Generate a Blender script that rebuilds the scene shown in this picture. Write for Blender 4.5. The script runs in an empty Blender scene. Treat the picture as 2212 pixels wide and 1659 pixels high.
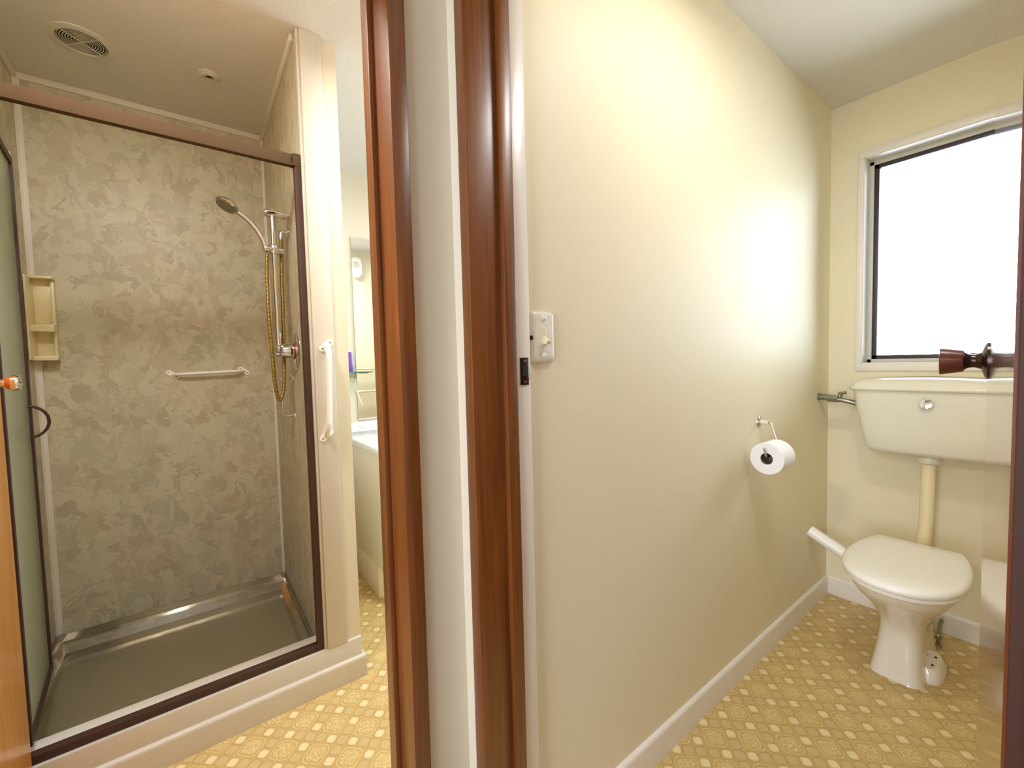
import bpy, bmesh, math, random
from mathutils import Vector, Matrix
sc = bpy.context.scene
col = sc.collection
PI = math.pi

# ------------------------------------------------------------------ camera
F_PX, YAW, PITCH, ROLL, CAM_H = 911.25, 0.9236, -0.0493, -0.0249, 1.2107
fw = Vector((math.cos(YAW), math.sin(YAW), 0)); rt = Vector((math.sin(YAW), -math.cos(YAW), 0)); up = Vector((0, 0, 1))
fw, up = fw*math.cos(PITCH) + up*math.sin(PITCH), up*math.cos(PITCH) - fw*math.sin(PITCH)
rt, up = rt*math.cos(ROLL) + up*math.sin(ROLL), up*math.cos(ROLL) - rt*math.sin(ROLL)
cam = bpy.data.cameras.new('camera'); cam.sensor_width = 36; cam.lens = F_PX/2212*36; cam.clip_start = 0.02
co = bpy.data.objects.new('camera', cam); col.objects.link(co); sc.camera = co
M = Matrix((rt, up, -fw)).transposed().to_4x4(); M.translation = (0, 0, CAM_H); co.matrix_world = M

# ------------------------------------------------------------------ exposure, sky, added fill lamps
sc.view_settings.view_transform = 'Standard'; sc.view_settings.look = 'None'
sc.view_settings.exposure = 1.12; sc.view_settings.gamma = 1.0; sc.view_settings.use_curve_mapping = False
world = bpy.data.worlds.new('sky'); sc.world = world; world.use_nodes = True
bg = world.node_tree.nodes['Background']; bg.inputs[0].default_value = (0.76, 0.88, 1.0, 1); bg.inputs[1].default_value = 6.6
try:
    sc.cycles.max_bounces = 14; sc.cycles.diffuse_bounces = 8; sc.cycles.glossy_bounces = 6
    sc.cycles.transmission_bounces = 8; sc.cycles.transparent_max_bounces = 10
    sc.cycles.caustics_reflective = False; sc.cycles.caustics_refractive = False; sc.cycles.sample_clamp_indirect = 6.0
except Exception: pass
def area(name, loc, rot, sx, sy, power, color=(1, 1, 1), portal=False):
    l = bpy.data.lights.new(name, 'AREA'); l.shape = 'RECTANGLE'; l.size = sx; l.size_y = sy; l.energy = power; l.color = color
    if portal: l.cycles.is_portal = True
    o = bpy.data.objects.new(name, l); o.location = loc; o.rotation_euler = rot; col.objects.link(o); return o
def disc(name, loc, r, power, color):
    l = bpy.data.lights.new(name, 'AREA'); l.shape = 'DISK'; l.size = r*2; l.energy = power; l.color = color
    o = bpy.data.objects.new(name, l); o.location = loc; col.objects.link(o); return o
# added fill lamps out of view, to brighten bathroom, shower, toilet room and hall
disc('bathroom_fill', (.95, 1.45, 2.33), .14, 9, (1, .995, .98))
disc('shower_fill', (-.22, 1.06, 2.33), .14, 7.5, (1, .995, .98))
disc('toilet_fill', (1.10, .20, 2.33), .14, 3.8, (1, .995, .98))
disc('hall_fill', (-1.7, .45, 2.33), .14, 20, (1, .97, .93))
# sky portals in the three window openings
area('window_portal', (2.64, .28, 1.65), (0, PI/2, 0), .97, .64, 1, portal=True)
area('window_portal', (2.64, 1.75, 1.55), (0, PI/2, 0), 1.2, 1.2, 1, portal=True)
area('window_portal', (-2.58, -.35, 1.3), (0, -PI/2, 0), 1.9, 1.2, 1, portal=True)

# ------------------------------------------------------------------ materials
def lin(c): return tuple((x/255/12.92 if x/255 <= .04045 else ((x/255+.055)/1.055)**2.4) for x in c)
class N:
    def __init__(s, name):
        s.m = bpy.data.materials.new(name); s.m.use_nodes = True; s.t = s.m.node_tree; s.b = s.t.nodes['Principled BSDF']
    def n(s, typ, **k):
        x = s.t.nodes.new(typ)
        for a, v in k.items(): setattr(x, a, v)
        return x
    def l(s, a, b): s.t.links.new(a, b)
    def math(s, op, a, b=None, c=None, clamp=False):
        x = s.n('ShaderNodeMath', operation=op, use_clamp=clamp)
        for i, v in enumerate((a, b, c)):
            if v is None: continue
            if isinstance(v, (int, float)): x.inputs[i].default_value = v
            else: s.l(v, x.inputs[i])
        return x.outputs[0]
    def mix(s, f, a, b):
        x = s.n('ShaderNodeMix', data_type='RGBA')
        for i, v in ((0, f), (6, a), (7, b)):
            if isinstance(v, (int, float)): x.inputs[i].default_value = v
            elif isinstance(v, tuple): x.inputs[i].default_value = (*v[:3], 1)
            else: s.l(v, x.inputs[i])
        return x.outputs[2]
    def pos(s, scale=(1, 1, 1), loc=(0, 0, 0)):
        g = s.n('ShaderNodeNewGeometry'); mp = s.n('ShaderNodeMapping'); mp.inputs['Scale'].default_value = scale; mp.inputs['Location'].default_value = loc
        s.l(g.outputs['Position'], mp.inputs[0]); return mp.outputs[0]
    def noise(s, vec, scale=5, detail=3, rough=.5, dist=0):
        x = s.n('ShaderNodeTexNoise'); s.l(vec, x.inputs['Vector']); x.inputs['Scale'].default_value = scale
        x.inputs['Detail'].default_value = detail; x.inputs['Roughness'].default_value = rough; x.inputs['Distortion'].default_value = dist
        return x.outputs[0]
    def ramp(s, f, stops):
        x = s.n('ShaderNodeValToRGB'); s.l(f, x.inputs[0]); e = x.color_ramp.elements
        while len(e) < len(stops): e.new(.5)
        for q, (p, c) in zip(e, stops): q.position = p; q.color = (*c, 1)
        return x.outputs[0]
    def smooth(s, v, lo, hi):
        x = s.n('ShaderNodeMapRange', interpolation_type='SMOOTHSTEP'); s.l(v, x.inputs[0]); x.inputs[1].default_value = lo; x.inputs[2].default_value = hi
        return x.outputs[0]
    def bump(s, h, strength, dist=.001):
        x = s.n('ShaderNodeBump'); x.inputs['Strength'].default_value = strength; x.inputs['Distance'].default_value = dist
        s.l(h, x.inputs['Height']); s.l(x.outputs[0], s.b.inputs['Normal'])
    def set(s, **k):
        names = dict(rough='Roughness', metal='Metallic', coat='Coat Weight', coatr='Coat Roughness', ior='IOR', trans='Transmission Weight', spec='Specular IOR Level', alpha='Alpha', aniso='Anisotropic')
        for a, v in k.items(): s.b.inputs[names[a]].default_value = v
        return s
    def color(s, c):
        if isinstance(c, tuple): s.b.inputs['Base Color'].default_value = (*c[:3], 1)
        else: s.l(c, s.b.inputs['Base Color'])
        return s

def plain(name, rgb, rough=.5, var=.03, scale=14, bumps=0, bs=60, **k):
    m = N(name); c = lin(rgb)
    nz = m.noise(m.pos(), scale, 2)
    m.color(m.mix(nz, tuple(x*(1-var) for x in c), tuple(min(1, x*(1+var)) for x in c))); m.set(rough=rough, **k)
    if bumps: m.bump(m.noise(m.pos(), bs, 3), bumps, .002)
    return m.m
def wood(name, dark, light, rough=.3, coat=.6, coatr=.12):
    m = N(name)
    g = m.noise(m.pos((34, 34, 1.3)), 1.6, 5, .6, .8)
    f = m.noise(m.pos((240, 240, 5)), 1.0, 3, .6)
    v = m.math('ADD', m.math('MULTIPLY', g, .75), m.math('MULTIPLY', f, .25))
    m.color(m.ramp(v, [(.30, lin(dark)), (.55, tuple((a+b)/2 for a, b in zip(lin(dark), lin(light)))), (.72, lin(light))]))
    m.set(rough=rough, coat=coat, coatr=coatr); m.bump(f, .06, .0006)
    return m.m

MAT = {}
MAT['wall'] = plain('cream_satin_paint', (228, 219, 190), spec=.15, rough=.5, var=.015, scale=3, bumps=.12, bs=160)
MAT['wallhall'] = plain('hall_white_paint', (214, 205, 188), rough=.5, var=.02, scale=4, bumps=.1, bs=120)
MAT['wallbath'] = plain('bathroom_cream_paint', (216, 208, 188), rough=.5, var=.01, scale=3)
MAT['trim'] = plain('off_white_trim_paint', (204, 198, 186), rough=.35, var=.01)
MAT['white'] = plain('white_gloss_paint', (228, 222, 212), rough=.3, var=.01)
MAT['ceil'] = plain('grey_white_ceiling_paint', (214, 210, 202), rough=.8, var=.02, bumps=1.0, bs=95)
MAT['rimu'] = wood('varnished_red_timber', (86, 43, 13), (138, 79, 28), coat=.3, coatr=.25, rough=.4)
MAT['shadetimber'] = wood('shaded_red_timber', (52, 22, 12), (80, 36, 18), coat=0, rough=.6)  # red timber darkened: shade on the right toilet jamb put into the colour
MAT['leaf'] = wood('varnished_door_veneer', (110, 52, 26), (150, 84, 44), rough=.3, coat=1.0, coatr=.08)
MAT['leaf2'] = wood('honey_door_veneer', (190, 120, 44), (222, 158, 78), rough=.35, coat=.3)
MAT['porcelain'] = plain('white_porcelain', (232, 226, 214), rough=.12, var=.005, coat=.5, coatr=.05)
MAT['plastic'] = plain('white_seat_plastic', (246, 243, 238), rough=.3, var=.005)
MAT['cistern'] = plain('cream_cistern_plastic', (224, 219, 202), rough=.28, var=.01)
MAT['creampipe'] = plain('yellowed_cream_pipe', (234, 220, 180), rough=.4, var=.02)
MAT['chrome'] = plain('chrome', (225, 225, 228), rough=.08, var=.0, metal=1.0)
MAT['dullmetal'] = plain('dull_nickel_metal', (150, 148, 132), rough=.35, var=.1, metal=.9)
MAT['bronze'] = plain('brown_anodised_aluminium', (84, 66, 48), rough=.75, var=.02, spec=.08)
MAT['bronzedark'] = plain('dark_brown_anodised_aluminium', (70, 48, 40), rough=.5, var=.02, spec=.3)
MAT['knobwood'] = wood('turned_knob_timber', (78, 34, 18), (108, 54, 30), rough=.35, coat=.3)
MAT['knobwood2'] = wood('orange_knob_timber', (190, 78, 18), (214, 102, 34), rough=.25, coat=.6)
MAT['agedbrass'] = plain('aged_dark_brass', (70, 56, 50), rough=.25, var=.1, metal=.8)
MAT['alu'] = plain('pale_painted_aluminium', (206, 204, 194), rough=.35, var=.01)
MAT['gasket'] = plain('dark_window_gasket', (62, 48, 52), rough=.4, var=.02)
MAT['black'] = plain('black_void', (18, 15, 14), rough=.6, var=.0)
MAT['cream'] = plain('cream_moulded_plastic', (232, 220, 176), rough=.3, var=.015)
MAT['switch'] = plain('ivory_switch_plastic', (226, 220, 204), rough=.22, var=.01)
MAT['toggle'] = plain('yellowed_switch_toggle', (224, 214, 176), rough=.25, var=.01)
MAT['paper'] = plain('toilet_paper', (240, 238, 238), rough=.9, var=.02, scale=60, bumps=.3, bs=300)
MAT['card'] = plain('cardboard_core', (120, 98, 84), rough=.8, var=.04)
MAT['hose'] = None
MAT['purple'] = plain('purple_bottle_plastic', (112, 84, 170), rough=.15, var=.02)
MAT['vanity'] = plain('vanity_white_laminate', (236, 230, 214), rough=.35, var=.01)
MAT['marbletop'] = None
MAT['carpet'] = plain('beige_hall_carpet', (150, 134, 112), rough=.95, var=.15, scale=200)
MAT['red'] = plain('red_plastic', (170, 40, 30), rough=.3)
MAT['grille'] = plain('grille_white_plastic', (206, 202, 184), rough=.4, var=.01)
MAT['greybar'] = plain('plain_grey', (120, 112, 98), rough=.4, var=.02)

def steel():
    m = N('polished_stainless_steel'); m.color(lin((205, 200, 190))).set(metal=1.0, rough=.12)
    m.bump(m.noise(m.pos((9, 9, 9)), 1.2, 1), .25, .01); return m.m
MAT['steel'] = steel()
def steelfloor():
    m = N('satin_stainless_tray_floor'); m.color(lin((170, 162, 136))).set(metal=.6, rough=.36)
    m.bump(m.noise(m.pos((9, 9, 9)), 1.2, 1), .1, .01); return m.m
MAT['steelfloor'] = steelfloor()
def hose():
    m = N('ribbed_brass_hose'); w = m.n('ShaderNodeTexWave', bands_direction='Z'); m.l(m.pos(), w.inputs[0]); w.inputs['Scale'].default_value = 62
    m.color(m.ramp(w.outputs['Fac'], [(.2, lin((96, 74, 18))), (.7, lin((186, 158, 74)))])).set(metal=.5, rough=.35)
    m.bump(w.outputs['Fac'], .6, .001); return m.m
MAT['hose'] = hose()
def top():
    m = N('pale_marble_benchtop'); n1 = m.noise(m.pos(), 14, 5, .6, 1.2)
    m.color(m.ramp(n1, [(.35, lin((214, 218, 222))), (.6, lin((240, 242, 244)))])).set(rough=.15); return m.m
MAT['marbletop'] = top()

def shower_lining():
    m = N('marbled_shower_lining')
    warp = m.noise(m.pos((1, 1, 1)), 9, 4, .65, 1.2)
    g = m.n('ShaderNodeNewGeometry')
    nv = m.n('ShaderNodeTexNoise'); m.l(g.outputs['Position'], nv.inputs[0]); nv.inputs['Scale'].default_value = 11; nv.inputs['Detail'].default_value = 6; nv.inputs['Roughness'].default_value = .62; nv.inputs['Distortion'].default_value = .8
    va = m.n('ShaderNodeVectorMath', operation='MULTIPLY_ADD'); m.l(nv.outputs['Color'], va.inputs[0]); va.inputs[1].default_value = (.19, .19, .19); m.l(g.outputs['Position'], va.inputs[2])
    mp = m.n('ShaderNodeMapping'); mp.inputs['Scale'].default_value = (31, 31, 17); mp.inputs['Rotation'].default_value = (.0, .3, 0); m.l(va.outputs[0], mp.inputs[0])
    vo = m.n('ShaderNodeTexVoronoi', feature='SMOOTH_F1'); m.l(mp.outputs[0], vo.inputs[0]); vo.inputs['Scale'].default_value = 1; vo.inputs['Smoothness'].default_value = .12
    sep = m.n('ShaderNodeSeparateColor'); m.l(vo.outputs['Color'], sep.inputs[0])
    flake = m.smooth(sep.outputs[0], .42, .62)
    big = m.noise(m.pos((1, 1, .7)), 4.5, 3, .6, .5)
    base = m.mix(m.smooth(big, .4, .62), lin((194, 182, 154)), lin((187, 184, 158)))
    base = m.mix(m.math('MULTIPLY', m.smooth(sep.outputs[1], .5, .8), .42), base, lin((166, 152, 126)))
    c = m.mix(m.math('MULTIPLY', flake, .6), base, lin((212, 205, 178)))
    c = m.mix(m.math('MULTIPLY', m.smooth(warp, .56, .72), .35), c, lin((194, 170, 146)))
    m.color(c).set(rough=.42); return m.m
MAT['lining'] = shower_lining()

def vinyl(name, ox, oy, s=.02633):
    m = N(name); g = m.n('ShaderNodeNewGeometry'); sp = m.n('ShaderNodeSeparateXYZ'); m.l(g.outputs['Position'], sp.inputs[0])
    X = m.math('MULTIPLY', m.math('SUBTRACT', sp.outputs[0], ox), 1/(2*s)); Y = m.math('MULTIPLY', m.math('SUBTRACT', sp.outputs[1], oy), 1/(2*s))
    a = m.math('ADD', X, Y); b = m.math('SUBTRACT', X, Y)
    # 3 x 3 blocks, medallion over [-1,1]^2, single cells elsewhere
    A = m.math('ADD', a, 301.0); B = m.math('ADD', b, 301.0)
    ba = m.math('FLOOR', m.math('DIVIDE', A, 3.0)); bb = m.math('FLOOR', m.math('DIVIDE', B, 3.0))
    la = m.math('SUBTRACT', A, m.math('MULTIPLY', ba, 3.0)); lb = m.math('SUBTRACT', B, m.math('MULTIPLY', bb, 3.0))  # 0..3 ; medallion 0..2
    odd = m.math('MODULO', m.math('ADD', ba, bb), 2.0)
    ca = m.math('FLOOR', la); cb = m.math('FLOOR', lb)
    def is_(v, k): return m.math('COMPARE', v, float(k), .25)
    med = m.math('MULTIPLY', m.math('LESS_THAN', la, 2.0), m.math('LESS_THAN', lb, 2.0))
    # bright cells: even block -> (2,0),(1,2); odd block -> (0,2),(2,1)
    e = m.math('ADD', m.math('MULTIPLY', is_(ca, 2), is_(cb, 0)), m.math('MULTIPLY', is_(ca, 1), is_(cb, 2)))
    o = m.math('ADD', m.math('MULTIPLY', is_(ca, 0), is_(cb, 2)), m.math('MULTIPLY', is_(ca, 2), is_(cb, 1)))
    off = 1 if (int(round(301/3)) >= 0) else 0
    bright = m.math('ADD', m.math('MULTIPLY', m.math('SUBTRACT', 1, odd), e), m.math('MULTIPLY', odd, o))
    fa = m.math('ABSOLUTE', m.math('SUBTRACT', m.math('FRACT', la), .5)); fb = m.math('ABSOLUTE', m.math('SUBTRACT', m.math('FRACT', lb), .5))
    # ogee cell: superellipse radius
    r = m.math('POWER', m.math('ADD', m.math('POWER', m.math('MULTIPLY', fa, 2.1), 3.4), m.math('POWER', m.math('MULTIPLY', fb, 2.1), 3.4)), 1/3.4)
    cell = m.math('SUBTRACT', 1, m.smooth(r, .80, .93))
    rim = m.math('SUBTRACT', 1, m.smooth(m.math('ABSOLUTE', m.math('SUBTRACT', r, .93)), .0, .09))
    # medallion quatrefoil
    ma = m.math('SUBTRACT', la, 1.0); mb = m.math('SUBTRACT', lb, 1.0)
    # quatrefoil in polar form with lobes on the x and y axes (cell corners)
    ang = m.math('ARCTAN2', mb, ma); rad = m.math('SQRT', m.math('ADD', m.math('MULTIPLY', ma, ma), m.math('MULTIPLY', mb, mb)))
    lob = m.math('ABSOLUTE', m.math('SINE', m.math('MULTIPLY', ang, 2.0)))
    edge = m.math('ADD', .80, m.math('MULTIPLY', m.math('POWER', lob, .8), .24))
    q = m.math('DIVIDE', rad, edge)
    ring = m.math('SUBTRACT', 1, m.smooth(m.math('ABSOLUTE', m.math('SUBTRACT', q, .97)), .0, .07))
    ring2 = m.math('SUBTRACT', 1, m.smooth(m.math('ABSOLUTE', m.math('SUBTRACT', q, .80)), .0, .05))
    inmed = m.math('SUBTRACT', 1, m.smooth(q, .76, .84))
    nz = m.noise(m.pos(), 130, 3, .6); nb = m.noise(m.pos(), 6, 2); tone = m.noise(m.pos(), 26, 1)
    ground = m.mix(nb, lin((190, 162, 100)), lin((200, 172, 112)))
    cellc = m.mix(tone, lin((196, 172, 116)), lin((210, 186, 136)))
    c1 = m.mix(m.math('MULTIPLY', cell, .8), ground, cellc)
    c1 = m.mix(m.math('MULTIPLY', m.math('MULTIPLY', m.math('SUBTRACT', 1, m.smooth(r, .45, .95)), bright), .8), c1, lin((236, 220, 172)))
    c1 = m.mix(m.math('MULTIPLY', rim, .42), c1, lin((150, 116, 56)))
    c2 = m.mix(m.math('MULTIPLY', inmed, m.smooth(nz, .35, .7)), ground, lin((222, 200, 146)))
    c2 = m.mix(m.math('MULTIPLY', ring2, .3), c2, lin((160, 128, 66)))
    c2 = m.mix(m.math('MULTIPLY', ring, .7), c2, lin((232, 208, 140)))
    m.color(m.mix(med, c1, c2)).set(rough=.34)
    h = m.mix(med, m.mix(1.0, (0, 0, 0), cell), m.mix(1.0, (0, 0, 0), m.math('MAXIMUM', ring, inmed)))
    m.bump(h, .5, .0012)
    return m.m
MAT['vinyl_wc'] = vinyl('patterned_vinyl', 1.273, .657)
MAT['vinyl_bath'] = vinyl('patterned_vinyl_bathroom', .329, 1.637)

def clear(name, tint, gloss=.08, r=.02):
    m = N(name); t = m.t; out = t.nodes['Material Output']; tr = m.n('ShaderNodeBsdfTransparent'); tr.inputs[0].default_value = (*tint, 1)
    gl = m.n('ShaderNodeBsdfGlossy'); gl.inputs['Roughness'].default_value = r; mx = m.n('ShaderNodeMixShader')
    fr = m.n('ShaderNodeFresnel'); fr.inputs[0].default_value = 1.45; m.l(fr.outputs[0], mx.inputs[0]); m.l(tr.outputs[0], mx.inputs[1]); m.l(gl.outputs[0], mx.inputs[2]); m.l(mx.outputs[0], out.inputs[0]); return m.m
MAT['pane'] = clear('window_glass', (.97, .98, 1))
MAT['shelfglass'] = clear('green_edged_glass', (.35, .78, .70))
def obscure():
    m = N('tinted_obscure_glass'); t = m.t; out = t.nodes['Material Output']
    tr = m.n('ShaderNodeBsdfTransparent'); tr.inputs[0].default_value = (.92, .95, .90, 1)
    d = m.n('ShaderNodeBsdfDiffuse'); d.inputs[0].default_value = (*lin((222, 228, 212)), 1)
    tl = m.n('ShaderNodeBsdfTranslucent'); tl.inputs[0].default_value = (*lin((222, 228, 212)), 1)
    m1 = m.n('ShaderNodeMixShader'); m1.inputs[0].default_value = .5; m.l(d.outputs[0], m1.inputs[1]); m.l(tl.outputs[0], m1.inputs[2])
    m2 = m.n('ShaderNodeMixShader'); m2.inputs[0].default_value = .6; m.l(tr.outputs[0], m2.inputs[1]); m.l(m1.outputs[0], m2.inputs[2])
    m.l(m2.outputs[0], out.inputs[0]); return m.m
MAT['obscure'] = obscure()
mm = N('mirror_silver'); mm.color((.93, .95, .93)).set(metal=1, rough=.01); MAT['mirror'] = mm.m

# ------------------------------------------------------------------ mesh helpers
def box(bm, x0, x1, y0, y1, z0, z1, bev=0, seg=2):
    if x0 > x1: x0, x1 = x1, x0
    if y0 > y1: y0, y1 = y1, y0
    if z0 > z1: z0, z1 = z1, z0
    v = [bm.verts.new((x, y, z)) for z in (z0, z1) for y in (y0, y1) for x in (x0, x1)]
    fs = [bm.faces.new([v[i] for i in q]) for q in ((0, 2, 3, 1), (4, 5, 7, 6), (0, 1, 5, 4), (2, 6, 7, 3), (0, 4, 6, 2), (1, 3, 7, 5))]
    if bev:
        es = list({e for f in fs for e in f.edges})
        bmesh.ops.bevel(bm, geom=es, offset=bev, segments=seg, affect='EDGES', profile=.5)
def frame_of(d):
    d = Vector(d).normalized(); a = Vector((0, 0, 1)) if abs(d.z) < .9 else Vector((1, 0, 0))
    u = d.cross(a).normalized(); return u, d.cross(u).normalized(), d
def lathe(bm, base, axis, prof, seg=32, sx=1.0, sy=1.0, cap=True):
    """prof: list of (radius, height along the axis)"""
    u, v, d = frame_of(axis); base = Vector(base); rings = []
    for r, h in prof:
        rings.append([bm.verts.new(base + d*h + u*(r*sx*math.cos(2*PI*k/seg)) + v*(r*sy*math.sin(2*PI*k/seg))) for k in range(seg)])
    for A, B in zip(rings, rings[1:]):
        for k in range(seg): bm.faces.new((A[k], A[(k+1) % seg], B[(k+1) % seg], B[k]))
    if cap: bm.faces.new(rings[0][::-1]); bm.faces.new(rings[-1])
def smooth_path(pts, n=8):
    P = [Vector(p) for p in pts]; out = []
    for i in range(len(P)-1):
        p0, p1, p2, p3 = P[max(i-1, 0)], P[i], P[i+1], P[min(i+2, len(P)-1)]
        for k in range(n):
            t = k/n; out.append(.5*((2*p1) + (p2-p0)*t + (2*p0-5*p1+4*p2-p3)*t*t + (3*p1-p0-3*p2+p3)*t**3))
    out.append(P[-1]); return out
def fillet(pts, r=.02, n=6):
    P = [Vector(p) for p in pts]; out = [P[0]]
    for i in range(1, len(P)-1):
        a = (P[i-1]-P[i]); b = (P[i+1]-P[i]); q = min(r, a.length*.45, b.length*.45)
        s, e = P[i]+a.normalized()*q, P[i]+b.normalized()*q
        for k in range(n+1):
            t = k/n; out.append((1-t)**2*s + 2*t*(1-t)*P[i] + t*t*e)
    out.append(P[-1]); return out
def tube(bm, pts, r, seg=14, cap=True):
    P = [Vector(p) for p in pts]; rs = r if isinstance(r, (list, tuple)) else [r]*len(P)
    u = None; rings = []
    for i, p in enumerate(P):
        d = (P[min(i+1, len(P)-1)] - P[max(i-1, 0)]).normalized()
        if u is None: u, v, _ = frame_of(d)
        else: u = (u - d*u.dot(d)).normalized(); v = d.cross(u)
        rings.append([bm.verts.new(p + u*(rs[i]*math.cos(2*PI*k/seg)) + v*(rs[i]*math.sin(2*PI*k/seg))) for k in range(seg)])
    for A, B in zip(rings, rings[1:]):
        for k in range(seg): bm.faces.new((A[k], A[(k+1) % seg], B[(k+1) % seg], B[k]))
    if cap: bm.faces.new(rings[0][::-1]); bm.faces.new(rings[-1])
def loft(bm, rings, cap0=True, cap1=True):
    R = [[bm.verts.new(p) for p in r] for r in rings]; n = len(R[0])
    for A, B in zip(R, R[1:]):
        for k in range(n): bm.faces.new((A[k], A[(k+1) % n], B[(k+1) % n], B[k]))
    if cap0: bm.faces.new(R[0][::-1])
    if cap1: bm.faces.new(R[-1])
def prism(bm, outline, origin, u, v, w, t):
    """2D outline in the plane (u, v) at origin, extruded along w by t"""
    o = Vector(origin); u, v, w = Vector(u), Vector(v), Vector(w)
    loft(bm, [[o+u*a+v*b for a, b in outline], [o+u*a+v*b+w*t for a, b in outline]])
def rrect(w, h, r, n=5, cx=0, cy=0):
    out = []
    for (sx, sy, a0) in ((1, 1, 0), (-1, 1, PI/2), (-1, -1, PI), (1, -1, 1.5*PI)):
        for k in range(n+1):
            a = a0 + PI/2*k/n; out.append((cx+sx*(w/2-r)+r*math.cos(a), cy+sy*(h/2-r)+r*math.sin(a)))
    return out
def obj(name, bm, mat, parent=None, smooth=False, kind=None, ang=.6):
    bmesh.ops.recalc_face_normals(bm, faces=bm.faces[:])
    me = bpy.data.meshes.new(name); bm.to_mesh(me); bm.free()
    me.materials.append(MAT[mat] if isinstance(mat, str) else mat)
    if smooth:
        me.polygons.foreach_set('use_smooth', [True]*len(me.polygons))
        try: me.set_sharp_from_angle(angle=ang)
        except Exception: pass
    o = bpy.data.objects.new(name, me); col.objects.link(o)
    if parent is not None:
        o.parent = parent
        if parent.type == 'EMPTY': o.matrix_parent_inverse = Matrix.Translation(-parent.location)
    if kind: o['kind'] = kind
    return o
def B(name, boxes, mat, parent=None, kind=None, bev=0, smooth=False):
    bm = bmesh.new()
    for b in boxes: box(bm, *b, bev=bev)
    return obj(name, bm, mat, parent, smooth or bev > 0, kind)
def S(name, boxes, mat, label=None, bev=0, parent=None):
    o = B(name, boxes, mat, parent, 'structure' if parent is None else None, bev)
    if label: o['label'] = label
    return o
def thing(name, label, cat, loc, group=None, kind=None):
    o = bpy.data.objects.new(name, None); o.location = loc; o.empty_display_size = .05; col.objects.link(o)
    o['label'] = label; o['category'] = cat
    if group: o['group'] = group
    if kind: o['kind'] = kind
    return o
def tag(o, label, cat, group=None):
    o['label'] = label; o['category'] = cat
    if group: o['group'] = group
    return o
def new(): return bmesh.new()

# ------------------------------------------------------------------ room shell
YT, XT, H = .7285, 2.541, 2.4
XL, XR, YB = -.505, .344, 2.53        # shower sides and back
S('floor', [(.45, XT, -.17, YT, -.05, 0)], 'vinyl_wc', 'gold patterned vinyl floor of the toilet room')
S('floor.001', [(-.62, XT, .86, 2.72, -.05, 0), (-.42, .35, .79, .86, -.05, 0)], 'vinyl_bath', 'gold patterned vinyl floor of the bathroom')
S('floor.002', [(-2.6, .45, -1.3, .79, -.05, 0)], 'carpet', 'plain carpeted floor of the hall')
S('ceiling', [(-2.6, 2.7, -1.4, 2.8, H, H+.05)], 'ceil', 'textured off-white ceiling')
# partition between toilet room and bathroom
S('wall_left', [(.586, XT, YT, .90, 0, H)], 'wall', 'satin cream wall between toilet room and bathroom')
# wall carrying both doorways meets at the corner
S('wall_corner', [(.355, .452, .79, .915, 0, H), (.452, .586, .744, .915, 0, H)], 'wallhall', 'narrow white wall strip between the two door frames')
S('wall_bathroom_door', [(-.42, .355, .79, .915, 2.06, H), (-2.6, -.42, .79, .915, 0, H)], 'wallhall')
S('wall_toilet_door', [(.452, .586, -.02, .744, 2.06, H), (.452, .586, -1.3, -.02, 0, H)], 'wallhall')
S('wall_right', [(.586, XT, -.25, -.16, 0, H)], 'wall')
S('wall_hall_right', [(-2.6, .452, -1.4, -1.3, 0, H)], 'wallhall')
S('wall_hall_end', [(-2.7, -2.6, -1.4, .915, 0, .35), (-2.7, -2.6, -1.4, .915, 2.25, H), (-2.7, -2.6, -1.4, -.95, .35, 2.25), (-2.7, -2.6, .25, .915, .35, 2.25)], 'wallhall')
# outside wall with the toilet window and the assumed bathroom one
WY0, WY1, WZ0, WZ1 = -.04, .598, 1.168, 2.121
S('wall_back', [(XT, 2.68, -.3, WY0, 0, H), (XT, 2.68, WY1, .9, 0, H), (XT, 2.68, WY0, WY1, 0, WZ0), (XT, 2.68, WY0, WY1, WZ1, H)], 'wall', 'cream wall behind the toilet, holding the window')
S('wall_bathroom_side', [(XT, 2.68, .9, 1.15, 0, H), (XT, 2.68, 2.35, 2.8, 0, H), (XT, 2.68, 1.15, 2.35, 0, .95), (XT, 2.68, 1.15, 2.35, 2.15, H)], 'wallbath')
S('wall_bathroom_back', [(.478, XT, 2.68, 2.8, 0, H)], 'wallbath', 'bright cream bathroom wall behind the vanity')
S('wall_shower_nib', [(XR+.004, .478, 1.70, 2.68, 0, H), (.425, .478, 1.665, 1.70, 0, H)], 'wallbath', 'cream end of the wall beside the shower')
S('wall_bathroom_left', [(-.62, XL-.004, .915, 2.72, 0, H)], 'wallbath')
S('wall_shower_back', [(XL-.004, XR+.004, YB, 2.72, 0, H)], 'lining', 'marbled beige lining on the back wall of the shower')
S('wall_shower_right', [(XR, XR+.004, 1.70, YB, .11, H)], 'lining', 'marbled lining behind the shower rail')
S('wall_shower_left', [(XL-.004, XL, 1.70, YB, .11, H)], 'lining', 'marbled lining on the left side of the shower')

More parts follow.
